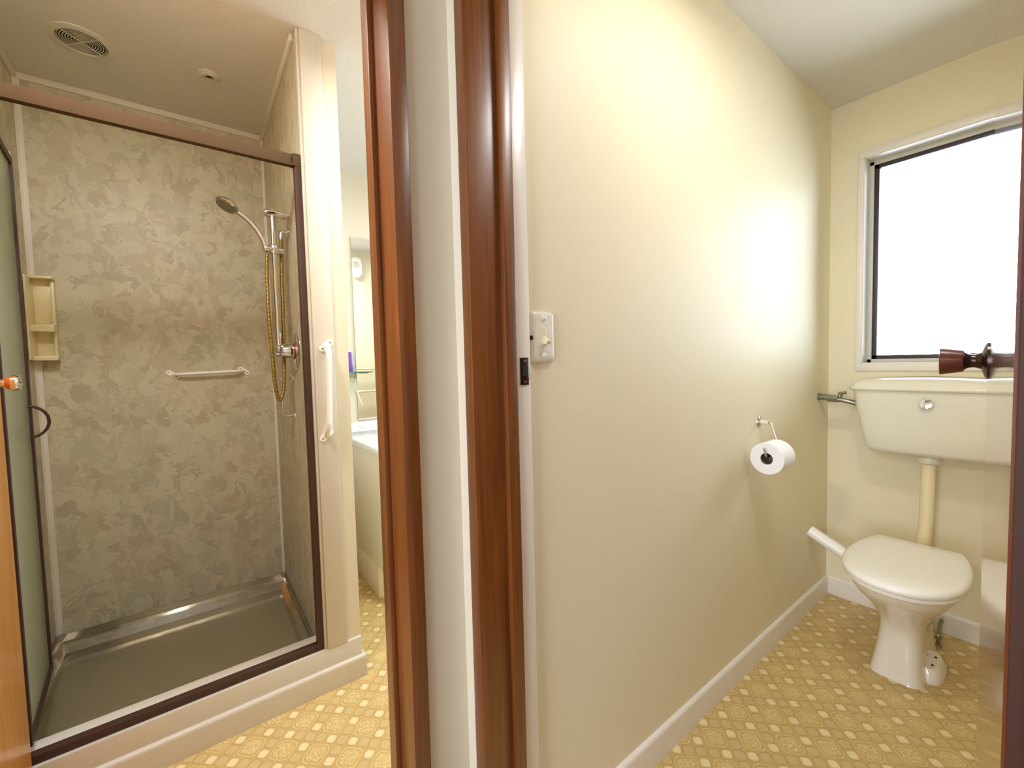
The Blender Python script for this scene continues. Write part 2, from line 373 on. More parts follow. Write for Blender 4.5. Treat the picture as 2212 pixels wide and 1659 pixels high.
def quarter_skirt(bm, p0, p1, n, h=.085, t=.013):
    """skirting board with a rounded top, from p0 to p1, projecting along n"""
    p0, p1, n = Vector(p0), Vector(p1), Vector(n); z = Vector((0, 0, 1))
    prof = [(0, 0), (t, 0), (t, h-.012)] + [(t-.010+.010*math.cos(a), h-.012+.012*math.sin(a)) for a in (.4, .8, 1.2, PI/2)] + [(0, h)]
    loft(bm, [[p0+n*a+z*b for a, b in prof], [p1+n*a+z*b for a, b in prof]])
def skirt(name, segs, h=.085, t=.013, mat='trim', label=None):
    bm = new()
    for s in segs: quarter_skirt(bm, *s, h=h, t=t)
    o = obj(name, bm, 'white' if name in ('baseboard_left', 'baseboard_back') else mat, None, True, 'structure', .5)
    if label: o['label'] = label
skirt('baseboard_left', [((.59, YT, 0), (XT, YT, 0), (0, -1, 0))], h=.09, label='cream skirting along the long toilet room wall')
skirt('baseboard_back', [((XT, YT, 0), (XT, -.16, 0), (-1, 0, 0))], h=.09, label='cream skirting behind the toilet')
skirt('baseboard_right', [((.59, -.16, 0), (XT, -.16, 0), (0, 1, 0))], h=.09)
skirt('baseboard_bathroom', [((.49, 2.68, 0), (.72, 2.68, 0), (0, -1, 0)), ((.478, 1.70, 0), (.478, 2.68, 0), (1, 0, 0))], h=.08)

# shower plinth and white boards round the opening
S('trim_1', [(XL, .478, 1.655, 1.70, 0, .155)], 'trim', 'white plinth under the shower screen', bev=.003)
skirt('trim_2', [((XL, 1.655, 0), (.49, 1.655, 0), (0, -1, 0)), ((.478, 1.655, 0), (.478, 1.70, 0), (1, 0, 0))], h=.085, t=.015, label='white rounded skirting along the shower plinth')
S('trim_3', [(.354, .425, 1.652, 1.70, .155, H)], 'trim', 'white board beside the shower screen', bev=.003)
S('trim_3.001', [(XR, .354, 1.66, 1.70, .155, H)], 'trim', bev=.002)
S('trim_4', [(XL, XR, YB-.012, YB, 2.376, H), (XR-.012, XR, 1.70, YB-.012, 2.376, H), (XL, XL+.012, 1.70, YB-.012, 2.376, H)], 'white', 'pale cornice strip round the shower ceiling', bev=.002)
bm = new()
box(bm, XL, XL+.018, YB-.004, YB, .12, 2.376); box(bm, XL, XL+.004, YB-.014, YB-.004, .12, 2.376)
obj('trim_5', bm, 'white', kind='structure')['label'] = 'pale vertical joint strip in the left shower corner'
bm = new()
box(bm, XR-.010, XR, YB-.004, YB, .12, 2.376); box(bm, XR-.004, XR, YB-.010, YB-.004, .12, 2.376)
obj('trim_5.001', bm, 'white', kind='structure')['label'] = 'pale vertical joint strip in the right shower corner'

# ------------------------------------------------------------------ windows
def window(name, y0, y1, z0, z1, mid=False, label=None):
    w = thing(name, label or 'window', 'window', (XT, (y0+y1)/2, z0), kind='structure')
    t = .022
    B('architrave', [(XT-.010, XT, y0-t, y1+t, z1, z1+.033), (XT-.010, XT, y0-t, y1+t, z0-.035, z0), (XT-.010, XT, y1, y1+t, z0, z1), (XT-.010, XT, y0-t, y0, z0, z1)], 'white', w, bev=.002)
    B('reveal_lining', [(XT-.006, 2.68, y1-.003, y1, z0, z1), (XT-.006, 2.68, y0, y0+.003, z0, z1), (XT-.006, 2.68, y0, y1, z0, z0+.003), (XT-.006, 2.68, y0, y1, z1-.003, z1)], 'white', w)
    f = .016; x0, x1 = 2.615, 2.645
    y0 += .003; y1 -= .003; z0 += .003; z1 -= .003
    B('window_frame', [(x0, x1, y1-f, y1, z0, z1), (x0, x1, y0, y0+f, z0, z1), (x0, x1, y0, y1, z0, z0+f), (x0, x1, y0, y1, z1-f, z1)], 'alu', w, bev=.001)
    g = .018; a, b, c, d = y0+f, y1-f, z0+f, z1-f
    s = B('sash', [(x0+.006, x1-.003, b-g, b, c, d), (x0+.006, x1-.003, a, a+g, c, d), (x0+.006, x1-.003, a, b, c, c+g), (x0+.006, x1-.003, a, b, d-g, d)] + ([(x0+.006, x1-.003, (a+b)/2-.02, (a+b)/2+.02, c, d)] if mid else []), 'gasket', w, bev=.001)
    B('pane', [(x0+.013, x0+.017, a+g, b-g, c+g, d-g)], 'pane', s)
window('window_1', WY0, WY1, WZ0, WZ1, label='bright white window above the cistern')
window('assumed_bathroom_window', 1.15, 2.35, .95, 2.15, mid=True, label='assumed bathroom window, out of view')  # unseen opening, assumed, for strong daylight in the bathroom
w3 = thing('added_hall_window', 'added glazed end of the hall, out of view, to let light in', 'window', (-2.65, -.35, .35), kind='structure')  # invented glazing that brings sky light into the closed hall
B('window_frame', [(-2.68, -2.62, -.95, -.90, .35, 2.25), (-2.68, -2.62, .20, .25, .35, 2.25), (-2.68, -2.62, -.90, .20, .35, .40), (-2.68, -2.62, -.90, .20, 2.20, 2.25)], 'alu', w3)
B('pane', [(-2.652, -2.648, -.90, .20, .40, 2.20)], 'pane', w3)

# ------------------------------------------------------------------ doors
def cone_knob(parent, base, axis, wood_mat, metal_mat, L=.062, end_chrome=False, s=1.0):
    k = new(); lathe(k, base, axis, [(.035*s, 0), (.035*s, .003), (.030*s, .006), (.016*s, .010), (.013*s, .018)], 36)
    r = obj('knob_rose', k, metal_mat, parent, True)
    k = new(); lathe(k, base, axis, [(.013*s, .015), (.0125*s, .022), (.014*s, .028), (.019*s, .034)], 28); obj('knob_neck', k, metal_mat, parent, True)
    k = new(); lathe(k, base, axis, [(.016*s, .031), (.021*s, .034), (.0215*s, .036), (.0265*s, L-.001), (.026*s, L), (.010*s, L+.001)], 36); kb = obj('knob', k, wood_mat, parent, True)
    if end_chrome:
        k = new(); lathe(k, base, axis, [(.0265*s, L-.003), (.0275*s, L+.006), (.024*s, L+.010), (.012*s, L+.010), (.010*s, L+.007), (.003*s, L+.007)], 36); obj('chrome_end', k, 'chrome', parent, True)['label'] = 'chrome knob end'
d1 = thing('door_1', 'toilet room door frame of red timber with its glossy open door', 'door', (.51, .37, 0), kind='structure')
jl = B('jamb', [(.442, .545, .713, .744, 0, 2.06)], 'rimu', d1, bev=.0012)
B('door_stop', [(.517, .545, .700, .714, 0, 2.03)], 'rimu', d1, bev=.0015)
rb = B('painted_rebate', [(.545, .589, .711, .7283, 0, 2.06)], 'white', d1, bev=.0008); rb['label'] = 'white painted rebate of the jamb'
B('jamb', [(.442, .586, -.028, .002, 0, 2.06)], 'shadetimber', d1, bev=.0012)
B('door_stop', [(.517, .545, .002, .0245, 0, 2.03)], 'shadetimber', d1, bev=.0015)
B('jamb_head', [(.442, .586, -.022, .744, 2.03, 2.06)], 'rimu', d1, bev=.0012)
bm = new(); box(bm, .560, .582, .7085, .711, 1.163, 1.222, .0006)
sp = obj('strike_plate', bm, 'agedbrass', d1, True); sp['label'] = 'dark metal strike plate'
B('latch_hole', [(.5645, .577, .7080, .7088, 1.183, 1.204)], 'black', sp)
bm = new(); tube(bm, [(.582, .7095, 1.181), (.588, .7092, 1.181), (.592, .7120, 1.181)], .0005, 6)
bm.free(); B('strike_lip', [(.581, .590, .7080, .7098, 1.178, 1.204)], 'alu', sp, bev=.0005)
bm = new()
bm.free()
for z in (1.170, 1.215):
    bm = new(); lathe(bm, (.571, .7086, z), (0, -1, 0), [(.003, 0), (.0028, .0008), (.001, .001)], 12); obj('screw', bm, 'chrome', sp, True)
# open leaf
a = .100; hx, hy = .586, .030; LW = .69; u = Vector((math.cos(a), math.sin(a), 0)); n = Vector((-math.sin(a), math.cos(a), 0))
bm = new(); o0 = Vector((hx, hy, .012)); prism(bm, [(0, 0), (LW, 0), (LW, -.033), (0, -.033)], o0, u, n, (0, 0, 1), 2.01)
leaf = obj('door_leaf', bm, 'leaf', d1)
kp = Vector((hx, hy, 1.193)) + u*(LW-.072)
cone_knob(leaf, kp, n, 'knobwood', 'agedbrass', L=.066)
# bathroom door
d2 = thing('door_2', 'bathroom door frame of red timber with its honey coloured open door', 'door', (-.03, .85, 0), kind='structure')
B('jamb', [(.321, .355, .78, .925, 0, 2.06)], 'rimu', d2, bev=.0012)
B('door_stop', [(.309, .3215, .855, .888, 0, 2.03)], 'rimu', d2, bev=.0015)
B('jamb', [(-.42, -.388, .78, .925, 0, 2.06)], 'rimu', d2, bev=.0012)
B('door_stop', [(-.388, -.376, .855, .888, 0, 2.03)], 'rimu', d2, bev=.0015)
B('jamb_head', [(-.388, .321, .78, .925, 2.03, 2.06)], 'rimu', d2, bev=.0012)
lf2 = B('door_leaf', [(-.422, -.387, .93, 1.62, .012, 2.02)], 'leaf2', d2, bev=.001)
cone_knob(lf2, (-.387, 1.53, 1.193), (1, 0, 0), 'knobwood2', 'chrome', L=.044, end_chrome=True, s=.72)

# ------------------------------------------------------------------ shower
tray = thing('shower_tray', 'polished stainless steel shower tray with a sloping rim', 'shower tray', (-.08, 2.1, 0))
bm = new()
x0, x1, y0, y1 = XL, XR, 1.71, YB
def rect(ix0, ix1, iy0, iy1, z): return [Vector((ix0, iy0, z)), Vector((ix1, iy0, z)), Vector((ix1, iy1, z)), Vector((ix0, iy1, z))]
loft(bm, [rect(x0+.002, x1-.002, y0, y1-.002, .02), rect(x0+.002, x1-.002, y0, y1-.002, .118), rect(x0+.012, x1-.012, y0+.05, y1-.010, .120), rect(x0+.013, x1-.013, y0+.055, y1-.012, .092)], cap1=False)
loft(bm, [rect(x0+.013, x1-.013, y0+.055, y1-.012, .092), rect(x0+.035, x1-.035, y0+.07, y1-.085, .070), rect(x0+.040, x1-.040, y0+.075, y1-.090, .040)], cap0=False, cap1=False)
bmesh.ops.remove_doubles(bm, verts=bm.verts[:], dist=1e-5)
obj('tray_rim', bm, 'steel', tray)
bm = new(); loft(bm, [rect(x0+.038, x1-.038, y0+.073, y1-.088, .034), rect(x0+.038, x1-.038, y0+.073, y1-.088, .041)])
obj('tray_floor', bm, 'steelfloor', tray)
B('front_ledge', [(XL+.002, XR-.002, 1.701, 1.772, .1, .158)], 'white', tray, bev=.002)

scr = thing('shower_screen', 'brown metal framed shower screen with its pivot door standing open', 'shower screen', (-.08, 1.68, .155))
B('top_rail', [(-.503, .335, 1.668, 1.692, 1.925, 1.965)], 'bronze', scr, bev=.002)
B('stile', [(.322, .3535, 1.666, 1.694, .178, 1.925)], 'bronzedark', scr, bev=.002)
B('stile', [(-.503, -.475, 1.666, 1.694, .178, 1.925)], 'bronzedark', scr, bev=.002)
B('bottom_rail', [(-.503, .3535, 1.666, 1.694, .155, .180)], 'bronzedark', scr, bev=.002)
B('corner_cap', [(.318, .3535, 1.664, 1.696, 1.925, 1.968)], 'bronze', scr, bev=.002)
bm = new(); lathe(bm, (.315, 1.668, 1.946), (0, -1, 0), [(.004, 0), (.0035, .0015), (.001, .002)], 14); obj('screw', bm, 'black', scr, True)
bm = new(); lathe(bm, (.318, 1.666, .168), (0, -1, 0), [(.004, 0), (.0035, .0015), (.001, .002)], 14); obj('screw', bm, 'black', scr, True)
# the pivot door, swung into the shower
hp = Vector((-.412, 1.705, 0)); fe = Vector((-.447, 2.115, 0)); du = (fe-hp).normalized(); dn = Vector((du.y, -du.x, 0)); W = (fe-hp).length
def dbox(bm, a0, a1, z0, z1, t0, t1): prism(bm, [(a0, t0), (a1, t0), (a1, t1), (a0, t1)], hp+Vector((0, 0, z0)), du, dn, (0, 0, 1), z1-z0)
bm = new()
dbox(bm, W-.018, W, .185, 1.925, -.009, .009); dbox(bm, 0, .018, .185, 1.925, -.009, .009); dbox(bm, .018, W-.018, .185, .208, -.009, .009); dbox(bm, .018, W-.018, 1.902, 1.925, -.009, .009)
sd = obj('screen_door', bm, 'bronzedark', scr)
bm = new(); dbox(bm, .018, W-.018, .208, 1.902, -.0025, .0025); obj('obscure_glass', bm, 'obscure', sd)
def hoop(side):
    c = hp + du*(W-.035) + Vector((0, 0, 1.055)) + dn*side*.003; pts = []
    for k in range(17):
        t = -PI/2 + PI*k/16; pts.append(c + Vector((0, 0, 1))*.052*math.sin(t) + dn*side*.046*math.cos(t))
    bm = new(); tube(bm, pts, .0045, 10); return obj('door_handle', bm, 'bronzedark', sd, True)
hoop(1); hoop(-1)
bm = new(); dbox(bm, W-.20, W-.07, 1.01, 1.045, -.03, -.022); dbox(bm, W-.20, W-.19, 1.01, 1.045, -.022, -.0025); dbox(bm, W-.08, W-.07, 1.01, 1.045, -.022, -.0025); obj('grey_band', bm, 'greybar', sd)  # flat grey band standing off the door glass
bm = new(); lathe(bm, tuple(fe+Vector((0, 0, 1.935))), (0, 0, 1), [(.007, -.012), (.007, .008), (.004, .010)], 12); obj('pivot_cap', bm, 'grille', sd, True)

# corner caddy
cd = thing('corner_caddy', 'cream moulded corner soap holder in the left corner of the shower', 'soap holder', (XL+.03, YB-.03, 1.27))
cx0, cx1, cy1 = XL, -.433, YB
B('back_shell', [(cx0+.005, cx1, cy1-.008, cy1-.001, 1.27, 1.598), (cx0+.0045, cx0+.011, cy1-.105, cy1-.008, 1.27, 1.598), (cx1-.010, cx1, cy1-.030, cy1-.008, 1.27, 1.590)], 'cream', cd, bev=.0015)
B('top_lip', [(cx0+.005, cx1+.002, cy1-.058, cy1-.001, 1.594, 1.604)], 'cream', cd, bev=.002)
B('shelf', [(cx0+.005, cx1+.002, cy1-.078, cy1-.006, 1.382, 1.410)], 'cream', cd, bev=.002)
B('slot', [(cx0+.012, cx1-.008, cy1-.010, cy1-.007, 1.409, 1.414)], 'black', cd)
B('soap_tray', [(cx0+.005, cx1+.002, cy1-.062, cy1-.006, 1.268, 1.276), (cx0+.005, cx1+.002, cy1-.064, cy1-.060, 1.268, 1.286)], 'cream', cd, bev=.0015)

def grab(name, label, A, Bp, nrm, off, r, pdir1, pdir2, mat='plastic', cat='grab rail'):
    A, Bp, nrm = Vector(A), Vector(Bp), Vector(nrm); g = thing(name, label, cat, A)
    ax = (Bp-A).normalized()
    bm = new(); tube(bm, fillet([A+nrm*.004, A+nrm*off*.6+ax*.012, A+nrm*off+ax*.04, Bp+nrm*off-ax*.04, Bp+nrm*off*.6-ax*.012, Bp+nrm*.004], .02), r, 16); obj('bar', bm, mat, g, True)
    for P, pd in ((A, Vector(pdir1)), (Bp, Vector(pdir2))):
        pd.normalize(); q = nrm.cross(pd).normalized(); bm = new()
        outline = [(x*1.0, y*1.0) for x, y in rrect(.056, .022, .0108, 8)]
        prism(bm, outline, P, pd, q, nrm, .005); fp = obj('fixing_plate', bm, mat, g, True)
        for s in (-1, 1):
            bm = new(); lathe(bm, P+pd*s*.018+nrm*.0048, nrm, [(.0034, 0), (.003, .0012), (.0005, .0014)], 12); obj('screw', bm, 'dullmetal', fp, True)
    return g
grab('grab_rail', 'white grab rail fixed level on the back wall of the shower', (-.075, YB, 1.197), (.208, YB, 1.206), (0, -1, 0), .034, .0075, (-.8, 0, .6), (-.8, 0, .6))
grab('grab_rail', 'white upright grab handle on the white board outside the shower', (.396, 1.652, 1.292), (.383, 1.652, .962), (0, -1, 0), .042, .0105, (.75, 0, .62), (.75, 0, .62))
g = thing('towel_hook_rail', 'slim chrome D shaped bar below the shower mixer', 'towel rail', (XR, 2.025, 1.0))
bm = new(); tube(bm, fillet([(XR-.001, 2.02, 1.172), (XR-.045, 2.02, 1.172), (XR-.045, 2.02, 1.008), (XR-.001, 2.02, 1.008)], .015), .0042, 12); obj('bar', bm, 'chrome', g, True)
for z in (1.172, 1.008):
    bm = new(); lathe(bm, (XR, 2.02, z), (-1, 0, 0), [(.017, 0), (.016, .003), (.007, .007)], 20); obj('rose', bm, 'chrome', g, True)

# shower rail, hand shower, hose, mixer
rl = thing('shower_rail', 'chrome shower riser rail with wall brackets', 'shower rail', (XR, 1.93, 1.27))
rx, ry = .284, 1.93
bm = new(); tube(bm, [(rx, ry, 1.262), (rx, ry, 1.842)], .0105, 20); obj('riser', bm, 'chrome', rl, True)
bm = new(); tube(bm, [(rx-.022, ry, 1.828), (rx, ry, 1.830), (XR-.001, ry, 1.828)], [.0155, .0145, .0125], 20)
lathe(bm, (rx-.021, ry, 1.828), (-1, 0, 0), [(.0155, 0), (.0135, .006), (.006, .009)], 20); obj('wall_bracket', bm, 'chrome', rl, True)
bm = new(); tube(bm, [(rx-.012, ry, 1.272), (rx, ry, 1.272), (XR-.001, ry, 1.272)], .014, 20); obj('wall_bracket', bm, 'chrome', rl, True)
bm = new(); lathe(bm, (rx, ry, 1.668), (0, 0, 1), [(.017, 0), (.019, .006), (.019, .030), (.017, .036)], 24)
tube(bm, [(rx-.026, ry-.010, 1.686), (rx+.030, ry+.006, 1.686)], .014, 18); lathe(bm, (rx-.026, ry-.010, 1.686), (-1, -.3, 0), [(.0155, 0), (.016, .008), (.011, .014)], 20); obj('slider', bm, 'chrome', rl, True)
hs = thing('hand_shower', 'chrome hand shower with curved handle held on the riser rail', 'shower head', (rx-.03, ry-.01, 1.69))
bm = new(); tube(bm, smooth_path([(rx-.028, ry-.015, 1.675), (rx-.040, ry-.018, 1.715), (rx-.062, ry-.02, 1.755), (rx-.090, ry-.022, 1.786), (rx-.128, ry-.022, 1.812)], 6), [.0095]*12 + [.0105]*13, 16); obj('handle', bm, 'chrome', hs, True)
ax = Vector((-.45, -.16, -.87)).normalized()
bm = new(); lathe(bm, (rx-.148, ry-.025, 1.828), ax, [(.006, -.016), (.020, -.013), (.034, -.004), (.040, .006), (.040, .010), (.036, .013)], 32); obj('head', bm, 'chrome', hs, True)
bm = new(); lathe(bm, Vector((rx-.148, ry-.025, 1.828))+ax*.0125, ax, [(.034, 0), (.034, .002), (.004, .003)], 32); obj('spray_face', bm, 'dullmetal', hs, True)
ho = new(); tube(ho, smooth_path([(rx-.026, ry-.014, 1.668), (rx-.030, ry-.012, 1.60), (rx-.032, ry-.01, 1.45), (rx-.026, ry, 1.28), (rx-.020, ry+.004, 1.14), (rx-.006, ry+.01, 1.085), (rx+.012, ry+.016, 1.14), (rx+.022, ry+.02, 1.35), (rx+.026, ry+.02, 1.60), (rx+.030, ry+.018, 1.735)], 10), .0068, 12)
tag(obj('shower_hose', ho, 'hose', None, True), 'ribbed brass coloured shower hose looping below the riser rail', 'hose')
el = thing('hose_outlet', 'chrome elbow outlet on the shower wall under the top bracket', 'pipe fitting', (XR, 1.95, 1.76))
bm = new(); tube(bm, fillet([(XR-.001, 1.95, 1.768), (rx+.030, 1.95, 1.768), (rx+.030, 1.95, 1.735)], .014), .010, 16); obj('elbow', bm, 'chrome', el, True)
bm = new(); lathe(bm, (XR, 1.95, 1.768), (-1, 0, 0), [(.018, 0), (.018, .008), (.012, .011)], 24); obj('flange', bm, 'chrome', el, True)
mx = thing('shower_mixer', 'round chrome shower mixer on the right shower wall', 'shower mixer', (XR, 1.915, 1.28))
bm = new(); lathe(bm, (XR, 1.915, 1.282), (-1, 0, 0), [(.080, 0), (.080, .002), (.074, .006), (.030, .010)], 48); obj('wall_plate', bm, 'chrome', mx, True)
bm = new(); lathe(bm, (XR-.009, 1.915, 1.282), (-1, 0, 0), [(.033, 0), (.033, .004)], 32); rr = obj('indicator_ring', bm, 'red', mx, True); rr['label'] = 'red ring'
bm = new(); lathe(bm, (XR-.012, 1.915, 1.282), (-1, 0, 0), [(.029, 0), (.029, .020), (.026, .030), (.024, .040), (.012, .043)], 32); obj('body', bm, 'chrome', mx, True)
bm = new(); lathe(bm, (XR-.050, 1.915, 1.292), (-.75, -.1, .0), [(.019, 0), (.020, .01), (.017, .022), (.005, .026)], 24); obj('lever_knob', bm, 'chrome', mx, True)

for nm, cx_, cy_, lb in (('added_fill_light', .95, 1.45, 'added round opal fill light above the vanity side of the bathroom'), ('added_fill_light', -.22, 1.06, 'added round opal fill light just inside the bathroom door'), ('added_fill_light', 1.10, .20, 'added round opal fill light in the toilet room'), ('added_fill_light', -1.7, .45, 'added round opal fill light in the hall')):  # made-up fittings for the added fill lamps, all out of view
    t_ = thing(nm, lb, 'ceiling light', (cx_, cy_, H))
    bm = new(); lathe(bm, (cx_, cy_, H), (0, 0, -1), [(.15, 0), (.15, .03), (.145, .035)], 40); obj('fill_light_base', bm, 'plastic', t_, True)
    bm = new(); lathe(bm, (cx_, cy_, H), (0, 0, -1), [(.143, .035), (.135, .05), (.10, .060), (.04, .065)], 40); obj('diffuser', bm, 'porcelain', t_, True)
# ceiling vent and nozzle
v = thing('ceiling_vent', 'round white ceiling extractor vent with ring slots', 'vent', (-.257, 2.165, H))
c0 = (-.257, 2.165, H)
bm = new(); lathe(bm, c0, (0, 0, -1), [(.091, 0), (.090, .003), (.078, .007), (.069, .0065), (.068, .0005)], 56, cap=False); obj('flange', bm, 'grille', v, True)
bm = new(); lathe(bm, c0, (0, 0, -1), [(.067, .0003), (.067, .0012)], 48); obj('duct_dark', bm, 'black', v, True)
bm = new()
for k in range(8):
    r = .012 + k*.0072
    lathe(bm, c0, (0, 0, -1), [(r, .0016), (r, .0030), (r+.0026, .0030), (r+.0026, .0016)], 40, cap=False)
lathe(bm, c0, (0, 0, -1), [(.007, .0015), (.007, .0035), (.004, .004)], 20)
for k in range(4):
    t = PI/4 + k*PI/2; a1 = Vector(c0)+Vector((math.cos(t)*.008, math.sin(t)*.008, -.0042)); a2 = Vector(c0)+Vector((math.cos(t)*.067, math.sin(t)*.067, -.0042)); tube(bm, [a1, a2], .0016, 6)
obj('ring_grille', bm, 'grille', v, True)
v = thing('ceiling_nozzle', 'small round white ceiling fitting with a dark hole', 'vent', (.113, 2.125, H))
c1 = (.113, 2.125, H)
bm = new(); lathe(bm, c1, (0, 0, -1), [(.041, 0), (.040, .003), (.030, .006), (.026, .010), (.017, .011), (.015, .001)], 40, cap=False); obj('flange', bm, 'grille', v, True)
bm = new(); lathe(bm, c1, (0, 0, -1), [(.016, .0004), (.016, .0015)], 24); obj('opening', bm, 'black', v, True)

# ------------------------------------------------------------------ bathroom beyond
vt = thing('vanity', 'white bathroom vanity cabinet with a pale marbled top', 'vanity', (1.15, 2.4, 0))
B('cabinet', [(.72, 1.62, 2.05, 2.679, .17, .772), (.72, 1.62, 2.144, 2.679, 0, .17)], 'vanity', vt, bev=.002)
for i in range(2):
    dr = B('cabinet_door', [(.73+i*.445, 1.165+i*.445, 2.032, 2.049, .19, .76)], 'vanity', vt, bev=.002)
    bm = new(); lathe(bm, (1.12+i*.09, 2.032, .68), (0, -1, 0), [(.006, 0), (.006, .012), (.013, .016), (.012, .022), (.004, .024)], 20); obj('knob', bm, 'plastic', dr, True)
B('countertop', [(.70, 1.64, 1.985, 2.679, .773, .806)], 'marbletop', vt, bev=.006)
B('upstand', [(.76, 1.64, 2.662, 2.679, .806, .868)], 'marbletop', vt, bev=.003)
bm = new(); lathe(bm, (1.15, 2.33, .806), (0, 0, 1), [(.21, 0), (.21, .006), (.20, .008), (.19, .001)], 40, sy=.75, cap=False); obj('basin', bm, 'porcelain', vt, True)
mi = thing('mirror', 'large frameless mirror on the bathroom wall above the vanity', 'mirror', (1.2, 2.675, .88))
B('mirror_glass', [(.812, 1.62, 2.673, 2.679, .88, 2.005)], 'mirror', mi)
sh = thing('glass_shelf', 'small green edged glass shelf on brackets beside the mirror', 'shelf', (.80, 2.62, 1.18))
B('shelf_glass', [(.70, .872, 2.55, 2.672, 1.176, 1.182)], 'shelfglass', sh, bev=.001)
for x in (.74, .85):
    bm = new(); tube(bm, [(x, 2.672, 1.172), (x, 2.56, 1.172)], .003, 8); obj('bracket', bm, 'chrome', sh, True)
bt = thing('bottle', 'slim purple bottle standing on the glass shelf', 'bottle', (.755, 2.60, 1.182))
bm = new(); lathe(bm, (.755, 2.60, 1.1825), (0, 0, 1), [(.016, 0), (.018, .004), (.018, .09), (.012, .115), (.010, .12)], 24); obj('bottle_body', bm, 'purple', bt, True)
bm = new(); lathe(bm, (.755, 2.60, 1.302), (0, 0, 1), [(.009, 0), (.009, .014), (.004, .016)], 18); obj('cap', bm, 'plastic', bt, True)
bm = new(); tube(bm, fillet([(.79, 2.675, 1.15), (.79, 2.63, 1.14), (.77, 2.56, 1.08)], .01), .004, 8); tube(bm, [(.77, 2.56, 1.08), (.80, 2.55, .98)], .004, 8)
tag(obj('razor_hook', bm, 'cream', None, True), 'thin cream wire hook under the glass shelf', 'hook')
tr = thing('towel_rack', 'cream tubular towel rack on the bathroom partition wall', 'towel rail', (1.5, .90, .9))
bm = new(); tube(bm, fillet([(1.22, .902, 1.19), (1.22, .98, 1.19), (1.85, .98, 1.19), (1.85, .902, 1.19)], .03), .011, 12); obj('rail', bm, 'cream', tr, True)
bm = new(); tube(bm, fillet([(1.22, .902, .96), (1.22, .98, .96), (1.62, .98, .96), (1.62, .98, .62), (1.62, .902, .62)], .05), .011, 12); obj('rail', bm, 'cream', tr, True)
fh = thing('wall_heater', 'small white oval heater high on the bathroom partition wall', 'heater', (1.37, .90, 2.2))
bm = new(); prism(bm, rrect(.11, .20, .054, 8), (1.37, .901, 2.22), (1, 0, 0), (0, 0, 1), (0, 1, 0), .07); obj('casing', bm, 'plastic', fh, True)
bm = new(); lathe(bm, (1.37, .971, 2.24), (0, 1, 0), [(.036, 0), (.034, .003), (.030, .003)], 28); obj('dial', bm, 'grille', fh, True)

# ------------------------------------------------------------------ toilet
tp = thing('toilet', 'white porcelain toilet pan with closed lid', 'toilet', (2.15, .35, 0))
def sup(xf, xb, cy, hw, z, e=2.4, cx=None, n=56):
    cx = (xf+xb)/2 if cx is None else cx; out = []
    for k in range(n):
        t = 2*PI*k/n; c, s = math.cos(t), math.sin(t)
        X = math.copysign(abs(c)**(2/e), c); Y = math.copysign(abs(s)**(2/e), s)
        out.append(Vector((cx + (X*(xb-cx) if X > 0 else X*(cx-xf)), cy + Y*hw, z)))
    return out
bm = new(); cy = .357
loft(bm, [sup(2.014, 2.36, cy+.010, .080, 0, 5.5), sup(2.016, 2.36, cy+.010, .079, .006, 5.5), sup(2.030, 2.35, cy+.009, .072, .06, 5), sup(2.045, 2.34, cy+.007, .066, .12, 4.5), sup(2.048, 2.335, cy+.006, .064, .16, 4),
          sup(2.038, 2.335, cy+.004, .068, .20, 3.4), sup(2.002, 2.335, cy+.001, .083, .24, 2.9), sup(1.945, 2.335, cy-.003, .108, .29, 2.5), sup(1.875, 2.335, cy-.005, .138, .34, 2.3), sup(1.838, 2.335, cy-.006, .153, .375, 2.25), sup(1.828, 2.335, cy-.006, .157, .395, 2.25)])
pb = obj('bowl_pedestal', bm, 'porcelain', tp, True, ang=1.2)
for s in (-1,):
    bm = new()
    loft(bm, [sup(2.09, 2.25, cy+s*.066, .042, 0, 2.6), sup(2.09, 2.25, cy+s*.066, .042, .034, 2.6), sup(2.10, 2.245, cy+s*.060, .034, .052, 2.6)])
    fl = obj('foot_flange', bm, 'porcelain', tp, True, ang=.9)
    for x in (2.135, 2.20):
        bm = new(); lathe(bm, (x, cy+s*.080, .050), (0, s*.25, 1), [(.008, 0), (.008, .002)], 16); obj('screw_hole', bm, 'agedbrass', fl, True)
def lidring(xf, xb, hw, z, cy=.350):
    # D shaped lid: rounded front, flat back edge
    out = []
    for p in sup(xf, 2.40, cy, hw, z, 2.15, cx=2.04, n=120):
        if p.x > xb: p.x = xb
        out.append(p)
    return out
def lid_ring(xf, xb, hw, z): return lidring(xf, xb, hw, z)
bm = new()
loft(bm, [lid_ring(1.822, 2.295, .160, .396), lid_ring(1.816, 2.298, .164, .402), lid_ring(1.818, 2.298, .163, .412), lid_ring(1.824, 2.296, .160, .414)])
obj('seat', bm, 'plastic', tp, True, ang=1.0)
bm = new()
loft(bm, [lid_ring(1.812, 2.300, .165, .4145), lid_ring(1.802, 2.304, .170, .420), lid_ring(1.800, 2.305, .171, .432), lid_ring(1.806, 2.302, .168, .441), lid_ring(1.822, 2.290, .158, .447), lid_ring(1.90, 2.24, .11, .449)])
obj('lid', bm, 'plastic', tp, True, ang=1.4)
for s in (-1, 1):
    bm = new(); tube(bm, [(2.312, cy+s*.095, .418), (2.312, cy+s*.045, .418)], .010, 14); lathe(bm, (2.312, cy+s*.07, .393), (0, 0, 1), [(.012, 0), (.012, .02)], 14); obj('hinge', bm, 'plastic', tp, True)
